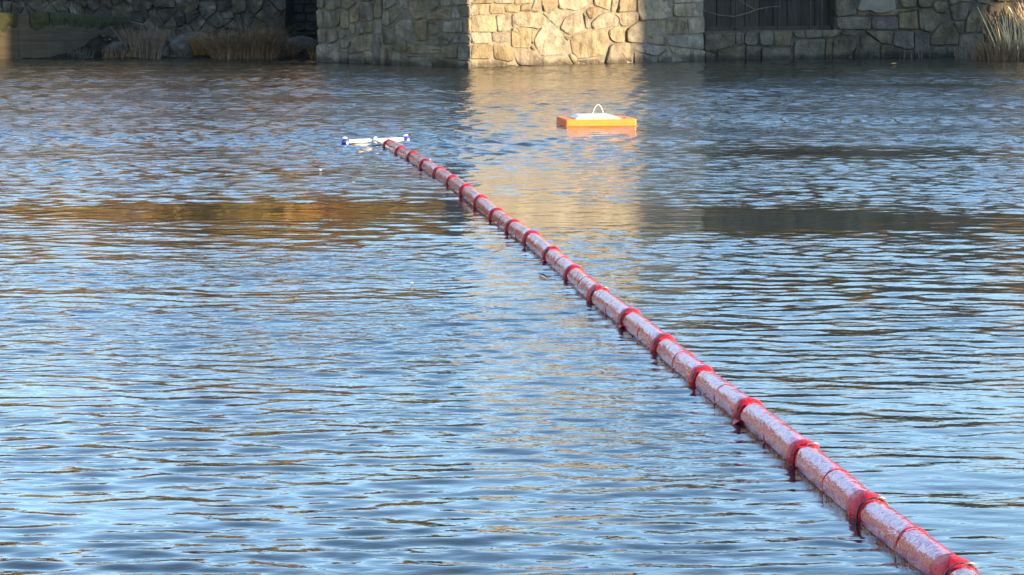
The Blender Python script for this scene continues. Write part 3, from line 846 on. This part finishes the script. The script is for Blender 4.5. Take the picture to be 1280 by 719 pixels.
# ------------------------------------------------------------------ trees behind the walls (seen in the reflections)
def tree_meshes(seed, h, cr, nleaf):
    r = random.Random(seed); mb = MB()
    lean = r.uniform(-0.05, 0.05)
    tp = [(lean * h * t * t, 0.02 * h * math.sin(t * 3), h * 0.85 * t) for t in [k / 6 for k in range(7)]]
    mb.tube(tp, [0.03 * h * (1 - 0.85 * k / 6) * (1.3 if k == 0 else 1) for k in range(7)], 8)
    tips = []
    for i in range(16):
        t = r.uniform(0.25, 0.95); b = Vector((lean * h * t * t, 0.02 * h * math.sin(t * 3), h * 0.85 * t))
        a = i * 2.4 + r.uniform(-0.4, 0.4); ln = cr * (1.15 - 0.6 * abs(t - 0.45)) * r.uniform(0.65, 1.05)
        e = b + Vector((math.cos(a) * ln, math.sin(a) * ln, ln * r.uniform(0.25, 0.8)))
        m_ = (b + e) / 2 + Vector((0, 0, -0.06 * ln))
        r0 = 0.011 * h * (1.1 - t)
        mb.tube([b, m_, e], [r0, r0 * 0.6, r0 * 0.2], 5)
        tips += [e, m_, (m_ + e) / 2]
        for s in range(2):
            e2 = m_ + Vector((r.uniform(-1, 1), r.uniform(-1, 1), r.uniform(0.1, 1))) * ln * 0.45
            mb.tube([m_, e2], [r0 * 0.4, r0 * 0.1], 4); tips.append(e2)
    V = []; F = []
    for i in range(nleaf):
        c = r.choice(tips) + Vector((r.gauss(0, 1), r.gauss(0, 1), r.gauss(0, 0.8))) * cr * 0.17
        s = r.uniform(0.13, 0.27)
        n_ = Vector((r.gauss(0, 1), r.gauss(0, 1), r.gauss(0, 1))).normalized(); a = n_.orthogonal().normalized(); b = n_.cross(a)
        k = len(V)
        V += [c - a * s, c + b * s * 0.6, c + a * s, c - b * s * 0.6]; F.append((k, k+1, k+2, k+3))
    m1 = bpy.data.meshes.new('trunk'); m1.from_pydata(mb.v, [], mb.f); m1.materials.append(M['bark'])
    m2 = bpy.data.meshes.new('crown'); m2.from_pydata([tuple(v) for v in V], [], F)
    return m1, m2
protos = [tree_meshes(s, 9.0, 2.9, 5200) for s in (1, 2, 3)]
protos.append(tree_meshes(4, 9.0, 2.9, 1600))
crown_cache = {}
def tree(x, y, k, sc, mk, label, group='autumn trees on the bank behind the walls', z=None):
    m1, m2 = protos[k]
    t = empty('bank_tree', (x, y, bank_h(x, y) - 0.3 if z is None else z), rz=rnd.uniform(0, 6.28)); t.scale = (sc, sc, sc)
    setp(t, label, 'tree', group)
    a = bpy.data.objects.new('trunk', m1); COL.objects.link(a); a.parent = t
    if (k, mk) not in crown_cache:
        c = m2.copy(); c.materials.clear(); c.materials.append(M[mk]); crown_cache[(k, mk)] = c
    b = bpy.data.objects.new('crown', crown_cache[(k, mk)]); COL.objects.link(b); b.parent = t
for x, y, k, sc, mk, lb in [
    (-21, 74, 0, 0.80, 'leaf_orange', 'orange leaved tree at the far end of the fieldstone wall'),
    (-17, 71, 1, 0.62, 'leaf_gold', 'golden tree behind the moss topped concrete wall'),
    (-12.6, 74, 2, 0.80, 'leaf_brown', 'brown leaved tree standing behind the fieldstone wall'),
    (-9, 70.5, 0, 0.62, 'leaf_gold', 'golden tree behind the black gap beside the pier'),
    (-5.2, 77, 1, 0.85, 'leaf_olive', 'olive tree rising behind the shaded pier face'),
    (-1, 81, 2, 0.75, 'leaf_gold', 'golden tree rising behind the pier corner'),
    (4, 78, 0, 0.8, 'leaf_brown', 'brown tree rising behind the sunlit pier face'),
    (8.5, 75, 3, 0.9, 'leaf_brown', 'nearly bare tree behind the boarded opening'),
    (12.5, 77, 2, 0.85, 'leaf_olive', 'olive tree behind the plaster patched wall'),
    (17, 74, 1, 0.8, 'leaf_brown', 'brown tree behind the reed clumps'),
    (21.5, 76, 0, 0.9, 'leaf_olive', 'olive tree at the outer end of the river wall'),
    (-26, 77, 2, 0.9, 'leaf_gold', 'golden tree beyond the orange tree')]:
    tree(x, y + 23, k, sc * 1.18, mk, lb)

# second row, hedge bushes and the added left bank trees
gl = 'background trees behind the first row'
for i, x in enumerate(range(-36, 40, 5)):
    mk = ['leaf_gold', 'leaf_brown', 'leaf_olive', 'leaf_brown'][i % 4] if x < 0 else ['leaf_pine', 'leaf_brown', 'leaf_pine'][i % 3]
    tree(x + rnd.uniform(-1, 1), 107 + rnd.uniform(-2, 2), i % 3, rnd.uniform(1.12, 1.32), mk,
         {'leaf_gold': 'golden background tree in the second row on the far bank', 'leaf_brown': 'brown background tree in the second row on the far bank',
          'leaf_olive': 'olive background tree in the second row on the far bank', 'leaf_pine': 'dark green background tree in the second row on the far bank'}[mk], gl)
def bush_mesh(seed):
    r = random.Random(seed); mb = MB(); V = []; F = []
    for i in range(7):
        a = r.uniform(0, 6.28); e = Vector((math.cos(a) * r.uniform(0.2, 1.2), math.sin(a) * r.uniform(0.2, 1.0), r.uniform(1.4, 2.6)))
        mb.tube([(0.1 * math.cos(a), 0.1 * math.sin(a), 0), e * 0.5 + Vector((0, 0, 0.1)), e], [0.05, 0.035, 0.012], 5)
    for i in range(2600):
        while True:
            c = Vector((r.uniform(-1, 1), r.uniform(-1, 1), r.uniform(-1, 1)))
            if 0.35 < c.length < 1: break
        q = 1 + 0.35 * mnoise.noise(c * 2 + Vector((seed, 0, 0)))
        c = Vector((c.x * 1.7 * q, c.y * 1.3 * q, 1.5 + c.z * 1.45 * q))
        s_ = r.uniform(0.08, 0.16)
        n_ = Vector((r.gauss(0, 1), r.gauss(0, 1), r.gauss(0, 1))).normalized(); a = n_.orthogonal().normalized(); b = n_.cross(a)
        k = len(V); V += [c - a * s_, c + b * s_ * 0.6, c + a * s_, c - b * s_ * 0.6]; F.append((k, k+1, k+2, k+3))
    m1 = bpy.data.meshes.new('stem'); m1.from_pydata(mb.v, [], mb.f); m1.materials.append(M['bark'])
    m2 = bpy.data.meshes.new('foliage'); m2.from_pydata([tuple(v) for v in V], [], F)
    return m1, m2
bprot = [bush_mesh(1), bush_mesh(2)]
bc = {}
for i, x in enumerate(np.arange(-30, 30, 2.6)):
    mk = ['leaf_gold', 'leaf_brown', 'leaf_gold', 'leaf_olive', 'leaf_orange'][i % 5] if x < -1 else ['leaf_brown', 'leaf_olive', 'leaf_pine'][i % 3]
    yb = 93 + rnd.uniform(-0.8, 0.8)
    t = empty('hedge_bush', (float(x), yb, bank_h(x, yb) - 0.15), rz=rnd.uniform(0, 6)); q = rnd.uniform(0.9, 1.35); t.scale = (q, q, q)
    setp(t, {'leaf_gold': 'golden bush in the hedge behind the walls', 'leaf_brown': 'brown bush in the hedge behind the walls', 'leaf_olive': 'olive bush in the hedge behind the walls',
             'leaf_orange': 'orange bush in the hedge behind the walls', 'leaf_pine': 'dark green bush in the hedge behind the walls'}[mk], 'bush', 'hedge bushes behind the walls')
    m1, m2 = bprot[i % 2]
    a = bpy.data.objects.new('stem', m1); COL.objects.link(a); a.parent = t
    if (i % 2, mk) not in bc:
        c = m2.copy(); c.materials.clear(); c.materials.append(M[mk]); bc[(i % 2, mk)] = c
    b = bpy.data.objects.new('foliage', bc[(i % 2, mk)]); COL.objects.link(b); b.parent = t
for i, yy in enumerate(range(50, 90, 5)):  # unseen trees, added to keep sky light off the shaded pier face
    x = -27 - rnd.uniform(0, 5); mk = ['leaf_brown', 'leaf_pine', 'leaf_olive'][i % 3]
    tree(x, yy + rnd.uniform(-2, 2), i % 3, rnd.uniform(1.6, 1.9), mk,
         {'leaf_brown': 'tall brown tree added on the left bank to block sky light', 'leaf_pine': 'tall dark green tree added on the left bank to block sky light', 'leaf_olive': 'tall olive tree added on the left bank to block sky light'}[mk],
         'tall trees added on the left bank to block sky light', z=0.6)

# ---- mill building on the right bank (its shadow lies over the right wall)
E = SDIR.copy(); E.z = 0; E.normalize()
Pn = Vector((E.y, -E.x, 0)) * -1           # across the sun direction, pointing away from the camera
if Pn.y < 0: Pn = -Pn
uv, vv = plR.px(795, 40)
edge = plR.w(uv, 0, 0) + E * 50
mill = empty('mill_building', (edge.x, edge.y, 0))
setp(mill, 'brick mill building on the right bank casting shade on the river wall', 'building')
def mbox(name, a0, a1, b0, b1, z0, z1, mat, parent=None):
    V = []
    for z in (z0, z1):
        for a, b in ((a0, b0), (a1, b0), (a1, b1), (a0, b1)):
            p = Pn * a + E * b; V.append((p.x, p.y, z))
    return meshobj(name, V, [(0,3,2,1),(4,5,6,7),(0,1,5,4),(1,2,6,5),(2,3,7,6),(3,0,4,7)], mat, parent or mill)
MILL_H = 18.2
rp = Vector(reed_wall(1266, 0.5))
ga = (rp - edge).dot(Pn); gb = (edge - rp).dot(E)
g0, g1 = ga - 0.25, ga + 0.5  # slot shaped so a patch of sun falls on the reed tips
mbox('wall', 0, g0, 0, 11, -0.5, MILL_H, M['brick'])
mbox('wall', g1, 26, 0, 11, -0.5, MILL_H, M['brick'])
mbox('sun_mask_upper', g0 + 0.002, g1 - 0.002, 0.2, 0.6, 2.0 + gb * math.tan(SUN_EL), MILL_H, M['brick'])  # added block, caps the sun patch from above
mbox('sun_mask_lower', g0 + 0.002, g1 - 0.002, 0.2, 0.6, -0.5, 0.80 + gb * math.tan(SUN_EL), M['brick'])  # added block, keeps the sun off the reed bases
mbox('roof', -0.02, g0, -0.3, 11.3, MILL_H + 0.002, MILL_H + 0.35, M['slate'])
mbox('roof', g1, 26.3, -0.3, 11.3, MILL_H + 0.002, MILL_H + 0.35, M['slate'])
for k in range(2):
    for z in (2.2, 5.6, 9.0):
        mbox('window', 1.6 + k * 3.1, 2.9 + k * 3.1, -0.06, 0.05, z, z + 1.9, M['slate'])

# ------------------------------------------------------------------ containment boom
boom = empty('containment_boom', (JP[2].x, JP[2].y, 0))
setp(boom, 'long glossy red vinyl floating boom of strapped sausage sections crossing the river', 'boom')
def frame_at(a, b):
    t = (b - a).normalized(); s_ = Vector((t.y, -t.x, 0)).normalized(); u_ = s_.cross(t).normalized()
    if u_.z < 0: u_ = -u_
    return t, s_, u_
def sleeve(a, b, seed):
    t, s_, u_ = frame_at(a, b); L = (b - a).length
    near = a.y < 28
    nl = 56 if near else 26; nk = 40 if near else 24
    V = []; F = []
    r = random.Random(seed)
    f1 = [(r.uniform(2, 6), r.uniform(0, 6.28), r.choice([-3, -2, -1, 1, 2, 3])) for _ in range(4)]
    for i in range(nl + 1):
        q = i / nl; d = min(q, 1 - q) * L
        pinch = 1 - 0.22 * math.exp(-((1 - q) * L / 0.035) ** 2) - 0.27 * math.exp(-(q * L / 0.15) ** 2) - 0.05 * math.exp(-(d / 0.2) ** 2)
        mid = abs(q - 0.5) * L
        pinch -= 0.035 * math.exp(-(mid / 0.02) ** 2)
        for k in range(nk):
            th = 2 * math.pi * k / nk
            p0 = Vector((q * L * 3.0, math.cos(th), math.sin(th)))
            wr = 0.055 * mnoise.noise(Vector((q * L * 2.2 + seed * 3, math.cos(th) * 1.6, math.sin(th) * 1.6)))
            # diagonal puckers, strongest next to the straps
            amp = 0.010 + 0.030 * math.exp(-(d / 0.14) ** 2) + 0.012 * math.exp(-(mid / 0.1) ** 2)
            wr += amp * mnoise.noise(Vector((q * L * 16 + th * 2.5, th * 3.0 * 0.4 + math.sin(th) * 2, seed)))
            wr += amp * 0.6 * math.sin(th * 9 + seed + 2 * math.sin(q * 5)) * math.exp(-(d / 0.12) ** 2)
            rr = BR * (pinch + wr)
            p = a + t * (q * L) + s_ * (math.cos(th) * rr) + u_ * (math.sin(th) * rr)
            V.append(p)
    for i in range(nl):
        for k in range(nk):
            k2 = (k + 1) % nk
            F.append((i*nk + k, i*nk + k2, (i+1)*nk + k2, (i+1)*nk + k))
    F.append(tuple(reversed(range(nk)))); F.append(tuple(nl*nk + k for k in range(nk)))
    return meshobj('sleeve_section', V, F, M['vinyl'], boom, smooth=True, world=True)
def ring(name, c, t, s_, u_, radius, half_w, thick, mat, parent, n=28, seed=0, tilt=0.0, bulge=0.0, crumple=0.004):
    """closed band round the sleeve"""
    V = []; F = []
    prof = [(-half_w, 0), (-half_w, thick), (0, thick + bulge), (half_w, thick), (half_w, 0)]
    for k in range(n):
        th = 2 * math.pi * k / n
        for h, rr in prof:
            q = radius + rr + crumple * mnoise.noise(Vector((th * 2, h * 60, seed)))
            V.append(c + t * (h + tilt * math.sin(th) * radius) + s_ * (math.cos(th) * q) + u_ * (math.sin(th) * q))
    m = len(prof)
    for k in range(n):
        k2 = (k + 1) % n
        for i in range(m):
            i2 = (i + 1) % m
            F.append((k*m + i, k*m + i2, k2*m + i2, k2*m + i))
    return meshobj(name, V, F, mat, parent, smooth=True, world=True)
for i in range(JN - 1):
    a, b = JP[i], JP[i + 1]
    dz = 0.012 * math.sin(i * 1.7)
    sl = sleeve(a + Vector((0, 0, dz)), b + Vector((0, 0, 0.012 * math.sin((i + 1) * 1.7))), i)
    t, s_, u_ = frame_at(a, b)
    if b.y < 32:
        ring('seam_band', (a + b) / 2, t, s_, u_, BR * 0.955, 0.008, 0.004, M['vinyl_band'], sl, seed=i)
for i in range(JN):
    p = JP[i] + Vector((0, 0, 0.012 * math.sin(i * 1.7)))
    a, b = JP[max(i - 1, 0)], JP[min(i + 1, JN - 1)]
    t, s_, u_ = frame_at(a, b)
    big = i in (0, 2, 3, 9)
    col = ring('collar', p + t * (0.085 if big else 0.06), t, s_, u_, BR * 0.78, 0.13 if big else 0.08, 0.020, M['vinyl_band'], boom, seed=i, bulge=0.016, crumple=0.012)
    ring('strap', p - t * (0.035 if big else 0.0), t, s_, u_, BR * 0.80 + 0.020, 0.010, 0.007, M['black'], boom, seed=i + 40, tilt=rnd.uniform(-0.15, 0.4), crumple=0.006)
    if i in (2, 3, 4, 9, 19):
        cl = MB(); c = p - t * 0.04 + u_ * (BR * 0.97) + s_ * (0.03)
        cl.tube([c - s_ * 0.035, c + s_ * 0.005 + u_ * 0.012, c + s_ * 0.04], [0.005, 0.008, 0.005], 8)
        cl.build('buckle', M['steel'], boom, smooth=True, world=True)
    if i % 3 == 2 and p.y < 36:
        tg_ = MB(); c = p - s_ * (BR * 0.98) - u_ * 0.03
        tg_.add([c - t * 0.05, c + t * 0.06, c + t * 0.05 - u_ * 0.03 - s_ * 0.03, c - t * 0.04 - u_ * 0.03 - s_ * 0.04,
                 c - t * 0.05 + s_ * 0.01, c + t * 0.06 + s_ * 0.01, c + t * 0.05 - u_ * 0.03 - s_ * 0.02, c - t * 0.04 - u_ * 0.03 - s_ * 0.03],
                [(0,1,2,3),(7,6,5,4),(0,4,5,1),(1,5,6,2),(2,6,7,3),(3,7,4,0)])
        tg_.build('skirt_tab', M['vinyl_band'], boom, world=True)
# bridle rope to the float bar
rope = MB()
hub = G(469, 175.5, 0.05)
rope.tube([JP[-1] + Vector((0, 0, 0.0)), (JP[-1] + hub) / 2 + Vector((0, 0, -0.03)), hub], [0.03, 0.022, 0.016], 8)
rope.build('towing_bridle', M['rope'], boom, smooth=True, world=True)

# ------------------------------------------------------------------ white float bar with blue end floats
fa = G(432, 177.0, 0.045); fb = G(508, 174.0, 0.045)
bar = empty('float_bar', (hub.x, hub.y, 0))
setp(bar, 'white tubular bar with blue end floats at the far end of the red boom', 'float bar')
ax = (fb - fa); AL = ax.length; ax.normalize()
def seg(name, q0, q1, r0, mat):
    m_ = MB(); a = fa + ax * (q0 * AL); b = fa + ax * (q1 * AL); L = (b - a).length
    m_.lathe(a, ax, [(0, 0.001), (0.0, r0 * 0.8), (0.012, r0), (L - 0.012, r0), (L, r0 * 0.8), (L, 0.001)], 16)
    return m_.build(name, mat, bar, smooth=False, world=True)
seg('tube', 0.05, 0.43, 0.031, M['white'])
seg('coupling', 0.425, 0.53, 0.028, M['white'])
seg('tube', 0.525, 0.95, 0.031, M['white'])
hb_ = MB(); hb_.lathe(hub + Vector((0, 0, -0.05)), (0, 0, 1), [(0, 0.001), (0, 0.036), (0.09, 0.036), (0.11, 0.02), (0.11, 0.001)], 12)
hb_.build('centre_clamp', M['white'], bar, world=True)
for q, nm in ((0.0, 0), (1.0, 1)):
    c = fa + ax * (q * AL)
    e = MB(); prof = [(-0.07 * math.cos(k * math.pi / 10), 0.07 * math.sin(k * math.pi / 10)) for k in range(11)]
    e.lathe(c + Vector((0, 0, -0.01)), Vector((0.25, -0.9, 0.35)), prof, 18)
    eo = e.build('end_float', M['blue'], bar, smooth=True, world=True)
    k = MB(); k.lathe(c + Vector((-0.015, 0.02, 0.04)), (0, 0, 1), [(0, 0.001), (0, 0.04), (0.025, 0.04), (0.036, 0.02), (0.036, 0.001)], 12)
    k.build('cap', M['white'], eo, world=True)
    k = MB(); k.lathe(c + Vector((0.03, -0.066, -0.02)), Vector((0.3, -0.9, -0.1)), [(0, 0.001), (0, 0.02), (0.02, 0.02), (0.02, 0.001)], 10)
    k.build('plug', M['white'], eo, world=True)

# ------------------------------------------------------------------ orange float with white hatch and wire handle
q0 = G(708, 158.6); q1 = G(796, 158.6)
FL = (q1 - q0).length; fx = Vector((math.cos(R(9)), math.sin(R(9)), 0)); FL /= fx.x
q1 = q0 + fx * FL; fy = Vector((-fx.y, fx.x, 0))
flt = empty('orange_float', tuple((q0 + q1) / 2))
setp(flt, 'rectangular orange float with a white hatch and wire handle', 'float')
def fpt(u, v, z): return (q0 + q1) / 2 + fx * u + fy * v + Vector((0, 0, z))
hl = FL / 2; FD = 1.08; SK = 0.0; FT = 0.135
def hexa(name, lo, hi, z0, z1, mat, w=0.02):
    V = [fpt(u, v, z0) for u, v in lo] + [fpt(u, v, z1) for u, v in hi]
    o = meshobj(name, V, [(3,2,1,0),(4,5,6,7),(0,1,5,4),(1,2,6,5),(2,3,7,6),(3,0,4,7)], mat, flt, world=True)
    if w: bevel(o, w)
    return o
hexa('hull', [(-hl, 0), (hl, 0), (hl + SK, FD), (-hl + SK, FD)], [(-hl, 0), (hl, 0), (hl + SK, FD), (-hl + SK, FD)], -0.02, FT, M['orange'], 0.018)
hexa('keel_strip', [(-hl - 0.015, -0.015), (hl + 0.015, -0.015), (hl + SK + 0.015, FD + 0.015), (-hl + SK - 0.015, FD + 0.015)],
     [(-hl - 0.015, -0.015), (hl + 0.015, -0.015), (hl + SK + 0.015, FD + 0.015), (-hl + SK - 0.015, FD + 0.015)], -0.15, 0.012, M['orange_red'], 0.01)
c0, c1 = -0.74 * hl, 0.62 * hl
hexa('hatch', [(c0, 0.03), (c1, 0.03), (c1 - 0.06, FD - 0.05), (c0 + 0.06, FD - 0.05)],
     [(c0 + 0.13, 0.30), (c1 - 0.13, 0.30), (c1 - 0.16, FD - 0.2), (c0 + 0.16, FD - 0.2)], FT - 0.005, FT + 0.055, M['white'], 0.012)
hd = MB(); uc = 0.03; hp = []
for k in range(15):
    th = math.pi * k / 14
    hp.append(fpt(uc - 0.105 * math.cos(th) * (1 - 0.35 * math.sin(th)), FD * 0.45, FT + 0.06 + 0.19 * math.sin(th) ** 0.9))
hd.tube(hp, 0.0055, 8)
hd.build('handle', M['white'], flt, smooth=True, world=True)
for u in (-0.72, 0.76):
    lu = MB(); c = fpt(u * hl, 0.28, FT)
    lu.lathe(c, (0, 0, 1), [(-0.004, 0.001), (-0.004, 0.04), (0.015, 0.04), (0.02, 0.025), (0.02, 0.001)], 10)
    lu.build('deck_plug', M['orange_red'], flt, world=True)

# ------------------------------------------------------------------ small drifting things
tw = MB(); a = G(676, 343, 0.012); b = G(684, 346.5, 0.012)
tw.tube([a + (a - b) * 0.3, (a + b) / 2 + Vector((0, 0.02, 0.008)), b, b + Vector((0.04, 0.02, 0.0))], [0.005, 0.008, 0.006, 0.003], 6)
setp(tw.build('floating_twig', M['iron'], smooth=True), 'short dark twig drifting beside the boom', 'twig')
def leaf(px, py, s, mat, label, seed, cat='leaf'):
    r = random.Random(seed); p = G(px, py, 0.015)
    V = []; n = 10
    for k in range(n):
        th = 2 * math.pi * k / n
        rr = s * (1 + 0.35 * r.uniform(-1, 1)); V.append((math.cos(th) * rr, math.sin(th) * rr * 0.7, 0.2 * s * r.random()))
    V += [(0, 0, 0.5 * s), (0, 0, -0.25 * s)]
    F = [(k, (k+1) % n, n) for k in range(n)] + [((k+1) % n, k, n + 1) for k in range(n)]
    o = meshobj('drifting_leaf' if cat == 'leaf' else 'foam_fleck', V, F, mat, loc=tuple(p)); setp(o, label, cat)
leaf(515, 354, 0.02, M['fleck'], 'white fleck floating alone on open water left of the boom', 1, 'fleck')
leaf(400, 213, 0.025, M['fleck'], 'tiny white fleck floating left of the white bar', 2, 'fleck')
leaf(1118, 80, 0.09, M['leafbit'], 'orange leaf drifting in front of the ledge stones', 3)
